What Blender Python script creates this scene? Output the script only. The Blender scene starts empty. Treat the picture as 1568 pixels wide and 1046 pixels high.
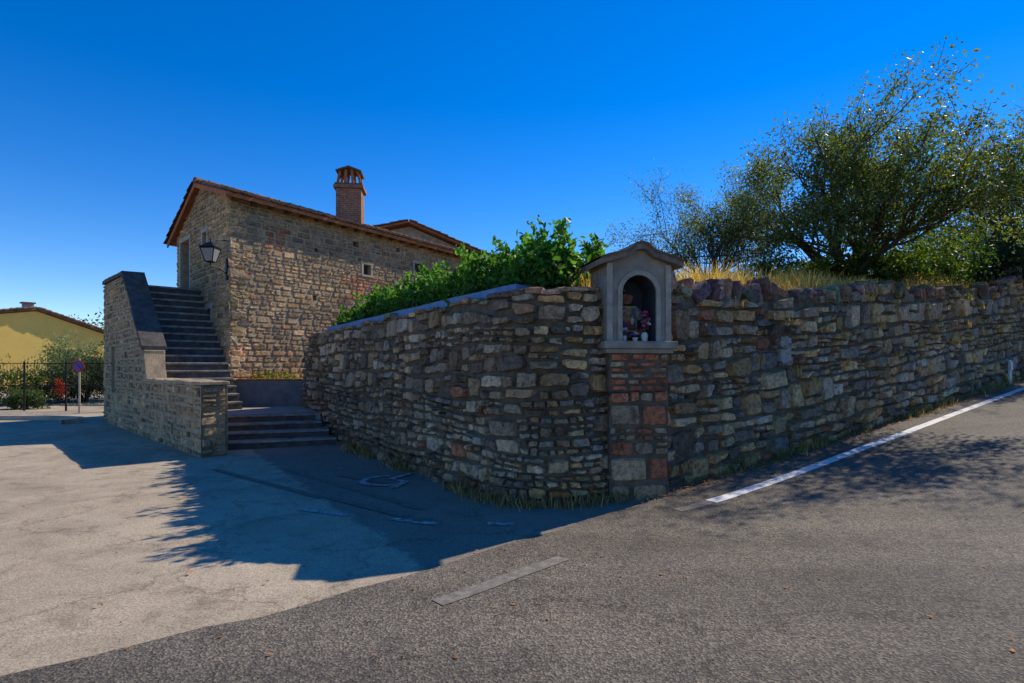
import bpy, math, random
import numpy as np
from mathutils import Vector, Quaternion
from mathutils.bvhtree import BVHTree
R=math.radians
sc=bpy.context.scene
COL=sc.collection
random.seed(7); NR=np.random.default_rng(7)

# ------------------------------------------------------------ materials
def newmat(name):
    m=bpy.data.materials.new(name); m.use_nodes=True
    nt=m.node_tree; b=nt.nodes["Principled BSDF"]; b.inputs["Specular IOR Level"].default_value=.25; return m,nt,b
def N(nt,t,**k):
    n=nt.nodes.new(t)
    for a,v in k.items():
        if a in n.inputs: n.inputs[a].default_value=v
        else: setattr(n,a,v)
    return n
def L(nt,a,b): nt.links.new(a,b)
def ramp(nt,fac,stops):
    r=nt.nodes.new("ShaderNodeValToRGB"); e=r.color_ramp.elements
    while len(e)<len(stops): e.new(.5)
    for i,(p,c) in enumerate(stops):
        e[i].position=p; e[i].color=(c[0],c[1],c[2],1) if len(c)==3 else c
    L(nt,fac,r.inputs[0]); return r.outputs[0]
def noise(nt,co,scale,detail=4,rough=.6,dist=0):
    n=N(nt,"ShaderNodeTexNoise"); n.inputs["Scale"].default_value=scale; n.inputs["Detail"].default_value=detail
    n.inputs["Roughness"].default_value=rough; n.inputs["Distortion"].default_value=dist
    L(nt,co,n.inputs["Vector"]); return n.outputs["Fac"]
def mix(nt,mode,fac,a,b):
    n=nt.nodes.new("ShaderNodeMix"); n.data_type='RGBA'; n.blend_type=mode
    for sock,v in ((n.inputs[0],fac),(n.inputs[6],a),(n.inputs[7],b)):
        if hasattr(v,"links"): L(nt,v,sock)
        elif isinstance(v,(int,float)): sock.default_value=v
        else: sock.default_value=(v[0],v[1],v[2],1)
    return n.outputs[2]
def bump(nt,b,h,strength=.5,dist=.02,prev=None):
    n=nt.nodes.new("ShaderNodeBump"); n.inputs["Strength"].default_value=strength; n.inputs["Distance"].default_value=dist
    L(nt,h,n.inputs["Height"])
    if prev: L(nt,prev,n.inputs["Normal"])
    L(nt,n.outputs[0],b.inputs["Normal"]); return n.outputs[0]
def simple(name,c,c2=None,scale=8,rough=.85,bs=.4,bd=.01,bscale=40,metal=0):
    m,nt,b=newmat(name); co=N(nt,"ShaderNodeTexCoord").outputs["Object"]
    c2=c2 or tuple(x*.6 for x in c)
    f=noise(nt,co,scale,4,.65)
    L(nt,ramp(nt,f,[(.3,c2),(.7,c)]),b.inputs["Base Color"])
    b.inputs["Roughness"].default_value=rough; b.inputs["Metallic"].default_value=metal
    if bs: bump(nt,b,noise(nt,co,bscale,2,.6),bs,bd)
    return m
def stone_mat(name,tint=(1,1,1),lichen=.35):
    m,nt,b=newmat(name); co=N(nt,"ShaderNodeTexCoord").outputs["Object"]
    a=N(nt,"ShaderNodeAttribute",attribute_name="Col").outputs["Color"]
    nA=noise(nt,co,15,4,.78)
    f1=ramp(nt,nA,[(.3,(.34,.32,.31)),(.5,(1,1,1)),(.70,(1.6,1.56,1.5))])
    c=mix(nt,'MULTIPLY',1,a,f1)
    f2=ramp(nt,noise(nt,co,.9,2,.6),[(.3,(.55,.54,.54)),(.7,(1.25,1.19,1.09))])
    c=mix(nt,'MULTIPLY',1,c,f2)
    c=mix(nt,'MULTIPLY',1,c,tint)
    n5=noise(nt,co,5.5,5,.8,.3)
    lf=ramp(nt,n5,[(.36,(lichen*1.6,)*3),(.44,(0,0,0))])
    c=mix(nt,'MIX',lf,c,(.055,.047,.038))
    lf=ramp(nt,n5,[(.62,(0,0,0)),(.69,(lichen*1.2,)*3)])
    c=mix(nt,'MIX',lf,c,(.52,.465,.38))
    L(nt,c,b.inputs["Base Color"]); b.inputs["Roughness"].default_value=.93
    b.inputs["Specular IOR Level"].default_value=.15
    bump(nt,b,nA,1.0,.045)
    return m
def leaf_mat(name,trans=.35,rough=.5):
    m,nt,b=newmat(name)
    a=N(nt,"ShaderNodeAttribute",attribute_name="Col").outputs["Color"]
    L(nt,a,b.inputs["Base Color"]); b.inputs["Roughness"].default_value=rough
    t=N(nt,"ShaderNodeBsdfTranslucent"); 
    L(nt,mix(nt,'MULTIPLY',1,a,(1.9,2.0,.8)),t.inputs["Color"])
    mx=N(nt,"ShaderNodeMixShader"); mx.inputs[0].default_value=trans
    L(nt,b.outputs[0],mx.inputs[1]); L(nt,t.outputs[0],mx.inputs[2])
    L(nt,mx.outputs[0],nt.nodes["Material Output"].inputs["Surface"]); return m

M_stone=stone_mat("rubble_stone",(1.08,.93,.79)); M_hstone=stone_mat("house_stone",(1.17,.98,.78),.24)
M_mortar=simple("old_mortar",(.18,.14,.10),(.07,.055,.04),6,.95,.8,.03,30)
M_hmortar=simple("lime_mortar",(.50,.38,.235),(.26,.195,.125),5,.95,.7,.02,35)
M_leaf=leaf_mat("leaf",.42); M_dry=leaf_mat("dry_grass",.35,.8)
M_bark=simple("bark",(.12,.09,.06),(.05,.04,.03),12,.95,.8,.02,30)
M_cement=simple("cement",(.46,.40,.32),(.31,.265,.21),4,.9,.4,.01,50)
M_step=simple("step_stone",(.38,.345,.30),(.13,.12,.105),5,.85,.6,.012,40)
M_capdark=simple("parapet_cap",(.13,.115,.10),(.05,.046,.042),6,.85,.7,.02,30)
M_plaster=simple("shrine_plaster",(.36,.305,.24),(.20,.165,.13),5,.9,.5,.01,30)
M_niche=simple("niche_paint",(.05,.055,.07),(.03,.03,.04),6,.9,.2)
M_tile=simple("roof_tile",(.28,.15,.09),(.09,.065,.05),3.5,.9,.7,.02,30)
M_terra=simple("terracotta",(.50,.18,.07),(.28,.10,.045),6,.8,.3,.01,40)
M_wood=simple("old_wood",(.16,.09,.045),(.08,.045,.025),9,.7,.4,.01,40)
M_iron=simple("dark_iron",(.03,.03,.032),(.015,.015,.016),20,.5,.2,.005,60,.6)
M_dark=simple("interior_dark",(.012,.012,.014),None,5,.9,0)
M_white=simple("white_trim",(.75,.74,.7),(.6,.58,.53),9,.7,.1)
M_yellow=simple("yellow_render",(.88,.60,.15),(.78,.52,.13),1.2,.9,.2)
M_glass=simple("window_glass",(.05,.07,.1),(.03,.04,.06),3,.08,0)
M_pane=simple("lantern_glass",(.30,.30,.28),(.18,.18,.17),9,.15,0)
M_planter=simple("planter_render",(.22,.21,.20),(.13,.125,.125),4,.8,.2)
M_blue=simple("skylit_coping",(.14,.26,.46),(.08,.16,.30),8,.6,.2)  # pale coping slab, with the blue of skylight put into its colour
M_slabst=simple("grey_slate",(.40,.37,.33),(.22,.205,.19),6,.8,.6,.01,30)

def brickmat(name,c1=(.42,.16,.08),c2=(.28,.11,.06),mo=(.38,.31,.23)):
    m,nt,b=newmat(name); co=N(nt,"ShaderNodeTexCoord").outputs["UV"]
    w=N(nt,"ShaderNodeTexBrick"); w.inputs["Scale"].default_value=1
    w.inputs["Brick Width"].default_value=.24; w.inputs["Row Height"].default_value=.065; w.inputs["Mortar Size"].default_value=.008
    w.inputs["Color1"].default_value=(*c1,1); w.inputs["Color2"].default_value=(*c2,1); w.inputs["Mortar"].default_value=(*mo,1)
    L(nt,co,w.inputs["Vector"])
    oc=N(nt,"ShaderNodeTexCoord").outputs["Object"]
    c=mix(nt,'MULTIPLY',1,w.outputs["Color"],ramp(nt,noise(nt,oc,9,4,.7),[(.3,(.55,.55,.55)),(.7,(1.25,1.2,1.15))]))
    L(nt,c,b.inputs["Base Color"]); b.inputs["Roughness"].default_value=.9
    inv=N(nt,"ShaderNodeMath",operation='SUBTRACT'); inv.inputs[0].default_value=1; L(nt,w.outputs["Fac"],inv.inputs[1])
    bump(nt,b,inv.outputs[0],.7,.012); return m
M_brick=brickmat("brick")

# ------------------------------------------------------------ mesh helpers
def mesh(name,v,f,mat=None,parent=None,smooth=False,cols=None,uv=None):
    me=bpy.data.meshes.new(name); me.from_pydata([tuple(map(float,p)) for p in v],[],f)
    if mat: me.materials.append(mat)
    if cols is not None:
        ca=me.color_attributes.new("Col",'FLOAT_COLOR','POINT')
        a=np.ones((len(v),4),dtype=np.float32); a[:,:3]=np.asarray(cols,dtype=np.float32)
        ca.data.foreach_set("color",a.ravel())
    if uv is not None:
        ul=me.uv_layers.new(name="UVMap")
        idx=np.zeros(len(me.loops),dtype=np.int32); me.loops.foreach_get("vertex_index",idx)
        ul.data.foreach_set("uv",np.asarray(uv,dtype=np.float32)[idx].ravel())
    if smooth: me.polygons.foreach_set("use_smooth",[True]*len(me.polygons))
    me.update()
    o=bpy.data.objects.new(name,me); COL.objects.link(o)
    if parent: o.parent=parent
    return o
def empty(name):
    o=bpy.data.objects.new(name,None); COL.objects.link(o); return o
def bev(o,w=.01,seg=2):
    m=o.modifiers.new("b",'BEVEL'); m.width=w; m.segments=seg; m.limit_method='ANGLE'; return o
def prism(name,pts,z0,z1,mat,parent=None,b=0):
    n=len(pts)
    area=sum(pts[i][0]*pts[(i+1)%n][1]-pts[(i+1)%n][0]*pts[i][1] for i in range(n))
    zz0=list(z0) if isinstance(z0,(list,tuple)) else [z0]*n; zz1=list(z1) if isinstance(z1,(list,tuple)) else [z1]*n
    if area<0: pts=pts[::-1]; zz0=zz0[::-1]; zz1=zz1[::-1]
    v=[(p[0],p[1],zz0[i]) for i,p in enumerate(pts)]+[(p[0],p[1],zz1[i]) for i,p in enumerate(pts)]
    f=[tuple(range(n))[::-1],tuple(range(n,2*n))]+[(i,(i+1)%n,n+(i+1)%n,n+i) for i in range(n)]
    o=mesh(name,v,f,mat,parent)
    if b: bev(o,b)
    return o
class Fr:
    def __init__(s,o,r,n): s.o=Vector(o); s.r=Vector((r[0],r[1],0)).normalized(); s.n=Vector((n[0],n[1],0)).normalized()
    def __call__(s,x,y,z): return s.o+s.r*x-s.n*y+Vector((0,0,z))   # y = inward
def fbox(name,F,x0,x1,y0,y1,z0,z1,mat,parent=None,b=0,uvs=False):
    v=[F(x,y,z) for z in (z0,z1) for y in (y0,y1) for x in (x0,x1)]
    f=[(0,2,3,1),(4,5,7,6),(0,1,5,4),(2,6,7,3),(0,4,6,2),(1,3,7,5)]
    if uvs:
        vv=[];ff=[];uv=[]
        for q in f:
            k=len(vv)
            for i in q:
                vv.append(v[i]); x=(x0,x1)[i&1]; y=(y0,y1)[(i>>1)&1]; z=(z0,z1)[i>>2]
                uv.append((x+y,z))
            ff.append((k,k+1,k+2,k+3))
        return mesh(name,vv,ff,mat,parent,uv=uv)
    o=mesh(name,v,f,mat,parent)
    if b: bev(o,b)
    return o
def tube(V,Fc,p,q,r0,r1,n=6):
    p=Vector(p);q=Vector(q); d=(q-p)
    if d.length<1e-5: return
    d.normalize(); a=d.orthogonal().normalized(); b=d.cross(a); k=len(V)
    for (c,r) in ((p,r0),(q,r1)):
        for i in range(n):
            t=2*math.pi*i/n; V.append(c+a*(r*math.cos(t))+b*(r*math.sin(t)))
    for i in range(n): j=(i+1)%n; Fc.append((k+i,k+j,k+n+j,k+n+i))
    Fc.append(tuple(k+n+i for i in range(n))); Fc.append(tuple(k+n-1-i for i in range(n)))
def tubes(name,segs,mat,parent=None,n=6):
    V=[];Fc=[]
    for s in segs: tube(V,Fc,*s,n=n)
    return mesh(name,V,Fc,mat,parent,smooth=False)
def sph(name,c,r,mat,parent=None,sc3=(1,1,1),seg=12):
    V=[];Fc=[];c=Vector(c)
    for i in range(seg//2+1):
        th=math.pi*i/(seg//2)
        for j in range(seg):
            ph=2*math.pi*j/seg
            V.append(c+Vector((r*sc3[0]*math.sin(th)*math.cos(ph),r*sc3[1]*math.sin(th)*math.sin(ph),r*sc3[2]*math.cos(th))))
    for i in range(seg//2):
        for j in range(seg):
            Fc.append((i*seg+j,(i+1)*seg+j,(i+1)*seg+(j+1)%seg,i*seg+(j+1)%seg))
    return mesh(name,V,Fc,mat,parent,smooth=True)

# ------------------------------------------------------------ ground height
WD=(.8176,.575); WO=(2.07,7.33)
def gz(x,y):
    s=(x-WO[0])*WD[0]+(y-WO[1])*WD[1]
    s=s if s<45 else 45+ (s-45)*.2
    k=1.2
    sp= s if s>12 else k*math.log1p(math.exp(s/k))
    fall=1.0
    if x<-2: fall=max(0,1-(-2-x)/8)
    return .085*sp*fall
def sheet(name,xs,ys,off,mat):
    V=[(x,y,gz(x,y)+off) for y in ys for x in xs]; nx=len(xs)
    Fc=[(j*nx+i,j*nx+i+1,(j+1)*nx+i+1,(j+1)*nx+i) for j in range(len(ys)-1) for i in range(nx-1)]
    return mesh(name,V,Fc,mat,smooth=True)
m,nt,b=newmat("dry_earth"); co=N(nt,"ShaderNodeTexCoord").outputs["Object"]
L(nt,ramp(nt,noise(nt,co,.35,6,.7),[(.3,(.12,.10,.04)),(.5,(.28,.21,.09)),(.7,(.38,.28,.12))]),b.inputs["Base Color"])
b.inputs["Roughness"].default_value=1; bump(nt,b,noise(nt,co,6,4,.8),.8,.1); M_earth=m
xs=[-900,-400,-200,-100,-60,-40]+list(np.arange(-30,40,1.0))+[45,60,100,200,400,900]
sheet("ground",xs,xs,-.06,M_earth)
def cracks(nt,co,c,scale,fac,w=.007):
    vm=N(nt,"ShaderNodeVectorMath",operation='ADD'); nz=N(nt,"ShaderNodeTexNoise"); nz.inputs["Scale"].default_value=1.8; nz.inputs["Detail"].default_value=5; nz.inputs["Roughness"].default_value=.65
    L(nt,co,nz.inputs["Vector"]); L(nt,co,vm.inputs[0]); L(nt,nz.outputs["Color"],vm.inputs[1])
    vo=N(nt,"ShaderNodeTexVoronoi",feature='DISTANCE_TO_EDGE'); vo.inputs["Scale"].default_value=scale; L(nt,vm.outputs[0],vo.inputs["Vector"])
    cr=ramp(nt,vo.outputs["Distance"],[(.0,(.3,.28,.26)),(w*.4,(.5,.48,.45)),(w,(1,1,1))])
    return mix(nt,'MULTIPLY',fac,c,cr)
m,nt,b=newmat("worn_pavement"); co=N(nt,"ShaderNodeTexCoord").outputs["Object"]
c=ramp(nt,noise(nt,co,.55,5,.65,.4),[(.3,(.30,.24,.17)),(.5,(.43,.35,.245)),(.72,(.54,.445,.315))])
sp=ramp(nt,noise(nt,co,60,3,.8),[(.3,(.5,.5,.52)),(.5,(1,1,1)),(.72,(1.5,1.47,1.40))])
c=mix(nt,'MULTIPLY',1,c,sp)
dn=ramp(nt,noise(nt,co,2.2,5,.75,.8),[(.50,(1,1,1)),(.68,(.66,.64,.62))])
c=mix(nt,'MULTIPLY',1,c,dn)
sx=N(nt,"ShaderNodeSeparateXYZ"); L(nt,co,sx.inputs[0])
def mth(op,a,b_=None):
    n=N(nt,"ShaderNodeMath",operation=op)
    for i,v in enumerate((a,b_)):
        if v is None: continue
        if hasattr(v,"links"): L(nt,v,n.inputs[i])
        else: n.inputs[i].default_value=v
    return n.outputs[0]
dl=mth('ADD',mth('MULTIPLY',sx.outputs[0],.83),mth('MULTIPLY',sx.outputs[1],.558))
dl=mth('ADD',dl,mth('MULTIPLY',noise(nt,co,3,4,.7),.5))
pf=ramp(nt,mth('DIVIDE',dl,10),[(.215,(0,0,0)),(.222,(.7,.7,.7))])
c=mix(nt,'MIX',pf,c,mix(nt,'MULTIPLY',1,sp,(.17,.145,.118)))
c=cracks(nt,co,c,.3,.5)
L(nt,c,b.inputs["Base Color"]); b.inputs["Roughness"].default_value=.92
bump(nt,b,noise(nt,co,70,3,.75),.7,.008); M_pave=m
sheet("forecourt_pavement",list(np.arange(-45,4.1,.7)),list(np.arange(-12,36,.7)),-.014,M_pave)
m,nt,b=newmat("asphalt"); co=N(nt,"ShaderNodeTexCoord").outputs["Object"]
c=ramp(nt,noise(nt,co,.4,4,.6,.3),[(.3,(.10,.085,.068)),(.7,(.16,.137,.108))])
vo=N(nt,"ShaderNodeTexVoronoi"); vo.inputs["Scale"].default_value=75; L(nt,co,vo.inputs["Vector"])
sp=ramp(nt,vo.outputs["Color"],[(.1,(.45,.45,.45)),(.5,(.95,.95,.95)),(.85,(2.0,1.93,1.78))])
c=mix(nt,'MULTIPLY',.85,c,sp)
dn=ramp(nt,noise(nt,co,2.5,5,.8,.5),[(.52,(1,1,1)),(.7,(.62,.62,.62))]); c=mix(nt,'MULTIPLY',1,c,dn)
mpn=N(nt,"ShaderNodeMapping"); mpn.inputs["Rotation"].default_value=(0,0,-R(38)); mpn.inputs["Scale"].default_value=(.12,1.6,1); L(nt,co,mpn.inputs["Vector"])
st_n=ramp(nt,noise(nt,mpn.outputs[0],1,3,.5),[(.35,(.82,.82,.82)),(.65,(1.16,1.15,1.13))]); c=mix(nt,'MULTIPLY',1,c,st_n)
c=cracks(nt,co,c,.16,.6,.004)
L(nt,c,b.inputs["Base Color"]); b.inputs["Roughness"].default_value=.85
bump(nt,b,vo.outputs["Distance"],.8,.008); M_asph=m
edge=[(-30,-17),(-14,-5.5),(-6,.6),(-2.64,2.93),(-1.62,3.67),(-.64,4.5),(.41,5.5),(1.4,6.5),(2.0,7.1)]
def resample(pts,step):
    out=[]
    for a,b2 in zip(pts[:-1],pts[1:]):
        d=math.dist(a,b2); n=max(1,int(d/step))
        for i in range(n): t=i/n; out.append((a[0]+(b2[0]-a[0])*t,a[1]+(b2[1]-a[1])*t))
    out.append(pts[-1]); return out
edge+= [(WO[0]+WD[0]*s+.05,WO[1]+WD[1]*s-.0) for s in (1,5,10,20,40,60)]
ed=resample(edge,.3); bs_=[0,.15]+list(np.arange(.6,13,.6))
def jit(i): return .02*math.sin(i*1.7)+.02*math.sin(i*.6+1)+.012*math.sin(i*3.9)
V=[];Fc=[]
for i,(x,y) in enumerate(ed):
    for bb in bs_:
        q=bb+ (jit(i) if bb==0 else 0); px=x+.62*q; py=y-.785*q; V.append((px,py,gz(px,py)-(.008 if bb==0 else 0)))
nb=len(bs_)
for i in range(len(ed)-1):
    for j in range(nb-1): Fc.append((i*nb+j,i*nb+j+1,(i+1)*nb+j+1,(i+1)*nb+j))
mesh("asphalt_road",V,Fc,M_asph,smooth=True)
def paint(name,lo,hi,a,b_,sc_=9):
    m,nt,b=newmat(name); co=N(nt,"ShaderNodeTexCoord").outputs["Object"]
    L(nt,ramp(nt,noise(nt,co,sc_,6,.85),[(a,lo),(b_,hi)]),b.inputs["Base Color"]); b.inputs["Roughness"].default_value=.8
    bump(nt,b,noise(nt,co,75,2,.6),.5,.006); return m
M_paint=paint("road_paint",(.22,.205,.18),(.80,.78,.73),.36,.46); M_paintf=paint("faded_road_paint",(.15,.13,.104),(.32,.29,.24),.42,.68,14)
M_payl=paint("bay_border_paint",(.13,.11,.09),(.27,.225,.15),.40,.62,12); M_paintp=paint("bay_paint",(.17,.145,.118),(.62,.59,.54),.42,.60,12)
def stripe(name,pts,w,mat,off=.005,parent=None):
    ps=resample(pts,.25); V=[];Fc=[]
    for i,p in enumerate(ps):
        q=ps[min(i+1,len(ps)-1)]; r=ps[max(i-1,0)]; d=Vector((q[0]-r[0],q[1]-r[1])).normalized()
        for sgn in (-.5,.5):
            ww=w*(1+.06*math.sin(i*2.1+sgn*3)); x=p[0]-d.y*ww*sgn; y=p[1]+d.x*ww*sgn; V.append((x,y,gz(x,y)+off))
    for i in range(len(ps)-1): Fc.append((2*i,2*i+2,2*i+3,2*i+1))
    return mesh(name,V,Fc,mat,parent)
mk=empty("road_marking")
off=(.575,-.8176)
LP=[(WO[0]+WD[0]*s+off[0]*o,WO[1]+WD[1]*s+off[1]*o) for s,o in ((-.35,.83),(.5,.80),(3,.72),(8,.66),(14,.62),(30,.6))]
stripe("edge_line",LP,.15,M_paint,.005,mk)
stripe("edge_line_worn",[(1.78,6.12),(LP[0][0]-.02,LP[0][1]-.02)],.13,M_paintf,.0055,mk)
stripe("edge_line_faded",[(-.5,3.82),(.42,4.70)],.13,M_paintf,.005,mk)
pk=empty("parking_marking")
for i,(a,b2) in enumerate([((-3.6,8.9),(-1.0,6.35)),((-2.35,6.35),(-1.75,6.1)),((-1.25,5.95),(-.75,5.75)),((-.25,5.75),(.02,5.72)),((-2.5,8.3),(-1.5,7.6)),((-4.6,8.8),(-2.3,6.9)),((-2.2,6.9),(-.9,5.85))]):
    stripe("bay_line_%d"%i,[a,b2],.10,M_paintp if i in (1,2,3) else M_payl,-.006+.0006*i,pk)
gc=Vector((-1.75,7.9)); ax_=Vector((.83,-.55)); ay_=Vector((.55,.83))
def gp(x,y): q=gc+ax_*x+ay_*y; return (q.x,q.y)
stripe("bay_glyph_wheel",[gp(.32*math.cos(a),.32*math.sin(a)) for a in np.linspace(2.2,6.0,14)],.09,M_paintp,-.0005,pk)
stripe("bay_glyph_body",[gp(-.05,.55),gp(-.02,.12),gp(.28,.1),gp(.42,-.28)],.10,M_paintp,.0005,pk)

# ------------------------------------------------------------ stone walls
class Path:
    def __init__(s,pts):
        s.p=[Vector((a[0],a[1])) for a in pts]; s.c=[0]
        for a,b in zip(s.p[:-1],s.p[1:]): s.c.append(s.c[-1]+(b-a).length)
        s.len=s.c[-1]
        s.t=[(b-a).normalized() for a,b in zip(s.p[:-1],s.p[1:])]
    def at(s,x):
        i=0
        while i<len(s.t)-1 and x>s.c[i+1]: i+=1
        return s.p[i]+s.t[i]*(x-s.c[i])
    def tan(s,x,w=.15):
        return (s.at(x+w)-s.at(x-w)).normalized()
    def nor(s,x):
        t=s.tan(x); return Vector((t.y,-t.x))
GREY=[(.38,.325,.26),(.32,.28,.235),(.45,.39,.31),(.24,.21,.175),(.52,.45,.35),(.37,.285,.20),(.42,.33,.22),(.18,.155,.135),(.33,.265,.195),(.40,.37,.325)]
WARM=[(.46,.37,.26),(.41,.335,.24),(.51,.42,.30),(.35,.295,.225),(.45,.385,.295),(.33,.275,.205),(.53,.43,.29),(.39,.345,.285),(.48,.355,.235)]
def wv(s,v): return .03*math.sin(1.3*s+4.1*v)+.012*math.sin(3.1*s+9*v+1), .03*math.sin(.9*s+3*v)+.018*math.sin(2.7*s-5*v+2)
def stone_wall(name,path,z0,top,parent,pal=GREY,hb=(.18,.34),wb=(.2,.5),rel=(.015,.06),batter=.06,holes=(),colf=None,
               seed=1,s0=0,s1=None,mat=None,mort=None,gap=.014,warp=1,grid=6,thick=.4,split=(.3,.45,.25),capon=True,fv=.25,jt=None,mo=0,asp=(1.3,3.0)):
    rn=random.Random(seed); s1=path.len if s1 is None else s1; mat=mat or M_stone; mort=mort or M_mortar
    V=[];Fc=[];C=[]
    if grid==6: us=[-1,-.84,-.3,.3,.84,1]
    else: us=[-1,-.8,.8,1]
    g=len(us); hmax=max(top(s0+(s1-s0)*i/40) for i in range(41))
    def pos(s,v,o):
        dz,ds=wv(s,v); e=min(1,v/.2)*warp; ss=s+ds*warp; vv=v+dz*e
        p=path.at(ss); n=path.nor(ss); k=o-batter*vv
        return (p.x+n.x*k,p.y+n.y*k,z0(ss)+vv)
    jt=jt if jt is not None else (.036 if grid==6 else .012)
    def emit(sa,sb,va,vb):
        sm=(sa+sb)/2; vm=(va+vb)/2; tp=top(sm)
        if vm>tp-.02 or sb-sa<.05 or vb-va<.03: return
        if vb>tp: vb=tp+rn.uniform(-.01,.02)
        for (ha,hb2,hz0,hz1) in holes:
            if sb>ha and sa<hb2 and vb>hz0 and va<hz1:
                if ha<sm<hb2 and hz0<vm<hz1: return
                os_=min(sb,hb2)-max(sa,ha); ov=min(vb,hz1)-max(va,hz0)
                if os_<(sb-sa)*.7:
                    if sm<(ha+hb2)/2: sb=min(sb,ha)
                    else: sa=max(sa,hb2)
                elif ov<(vb-va)*.8:
                    if vm<(hz0+hz1)/2: vb=min(vb,hz0)
                    else: va=max(va,hz1)
                else: return
                if sb-sa<.05 or vb-va<.03: return
        gp=gap*rn.uniform(.3,1.7); j=min(jt,(vb-va)*.2)
        U=rn.uniform
        cs=[(sa+gp+U(-j,j),va+gp+U(-.3*j,j)),(sb-gp+U(-j,j),va+gp+U(-.3*j,j)),(sb-gp+U(-j,j),vb-gp-U(-.3*j,j)),(sa+gp+U(-j,j),vb-gp-U(-.3*j,j))]
        D=U(*rel); tx=U(-.4,.4)*D; tz=U(-.45,.45)*D; kk=U(.15,.7)
        k=len(V)
        col=colf(sm,vm,rn) if colf else None
        if col is None: col=rn.choice(pal)
        f=U(1-fv,1+fv); col=(col[0]*f,col[1]*f,col[2]*f)
        for v_ in us:
            for u_ in us:
                a=u_*math.sqrt(1-kk*v_*v_*.5); b=v_*math.sqrt(1-kk*u_*u_*.5)
                a=(a+1)/2; b=(b+1)/2
                s=(cs[0][0]*(1-a)+cs[1][0]*a)*(1-b)+(cs[3][0]*(1-a)+cs[2][0]*a)*b
                v=(cs[0][1]*(1-a)+cs[1][1]*a)*(1-b)+(cs[3][1]*(1-a)+cs[2][1]*a)*b
                s+=U(-.35,.35)*j; v+=U(-.35,.35)*j
                border=abs(u_)==1 or abs(v_)==1
                o=-.02-mo if border else D+tx*u_+tz*v_+U(-.25,.25)*D+.012
                V.append(pos(s,v,o)); C.append(col)
        for jv in range(g-1):
            for iu in range(g-1):
                q=k+jv*g+iu; Fc.append((q,q+1,q+g+1,q+g))
    v=0
    while v<hmax-.03:
        h=rn.uniform(*hb)
        if hmax-v-h<hb[0]*.6: h=hmax-v
        s=s0
        while s<s1-.02:
            w=rn.uniform(*wb)
            if s1-s-w<wb[0]*.6: w=s1-s
            r=rn.random()
            if h<.15: ns=1
            else: ns=1 if r<split[0] else (2 if r<split[0]+split[1] else 3)
            if ns==3 and h<.22: ns=2
            if ns==1: w=max(w,h*.9) if s1-s-w>h else w
            cuts=[0]+sorted((i+rn.uniform(-.25,.25))/ns for i in range(1,ns))+[1]
            for a,b in zip(cuts[:-1],cuts[1:]):
                va=v+h*a; vb=v+h*b
                np_=max(1,int(round(w/((vb-va)*rn.uniform(*asp)))))
                cu=[0]+sorted((i+rn.uniform(-.3,.3))/np_ for i in range(1,np_))+[1]
                for c0,c1 in zip(cu[:-1],cu[1:]): emit(s+w*c0,s+w*c1,va,vb)
            s+=w
        v+=h
    o=mesh(name,V,Fc,mat,parent,cols=C)
    sc_=sorted(set([s0,s1]+[x for hh in holes for x in hh[:2]]+list(np.arange(s0,s1,.3)))); 
    zc=sorted(set([0,hmax]+[x for hh in holes for x in hh[2:]]+list(np.arange(0,hmax,.3))))
    V=[];Fc=[]
    def pp(s,v,o=0):
        v=min(v,top(s)); p=path.at(s); n=path.nor(s); k=o-mo-batter*v; return (p.x+n.x*k,p.y+n.y*k,z0(s)+v-(.05 if v==0 else 0))
    for a,b in zip(sc_[:-1],sc_[1:]):
        if b-a<1e-4: continue
        sm=(a+b)/2
        for c,d in zip(zc[:-1],zc[1:]):
            if d-c<1e-4: continue
            if c>=max(top(a),top(b)): continue
            vm=(c+d)/2
            if any(h[0]<sm<h[1] and h[2]<vm<h[3] for h in holes): continue
            k=len(V); V+= [pp(a,c),pp(b,c),pp(b,d),pp(a,d)]; Fc.append((k,k+1,k+2,k+3))
        if capon:
            k=len(V); V+=[pp(a,99),pp(b,99),pp(b,99,-thick),pp(a,99,-thick)]; Fc.append((k,k+1,k+2,k+3))
            k=len(V); V+=[pp(b,0,-thick),pp(a,0,-thick),pp(a,99,-thick),pp(b,99,-thick)]; Fc.append((k,k+1,k+2,k+3))
    if capon:
        for e in (s0,s1):
            k=len(V); V+=[pp(e,0),pp(e,0,-thick),pp(e,99,-thick),pp(e,99)]; Fc.append((k,k+1,k+2,k+3))
    for (a,b,c,d) in holes:
        dp=-.28
        for (p1,p2) in (((a,c),(b,c)),((b,c),(b,d)),((b,d),(a,d)),((a,d),(a,c))):
            k=len(V); V+=[pp(*p1),pp(*p2),pp(*p2,dp),pp(*p1,dp)]; Fc.append((k,k+1,k+2,k+3))
    mesh(name+"_mortar",V,Fc,mort,parent)
    return o

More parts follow.
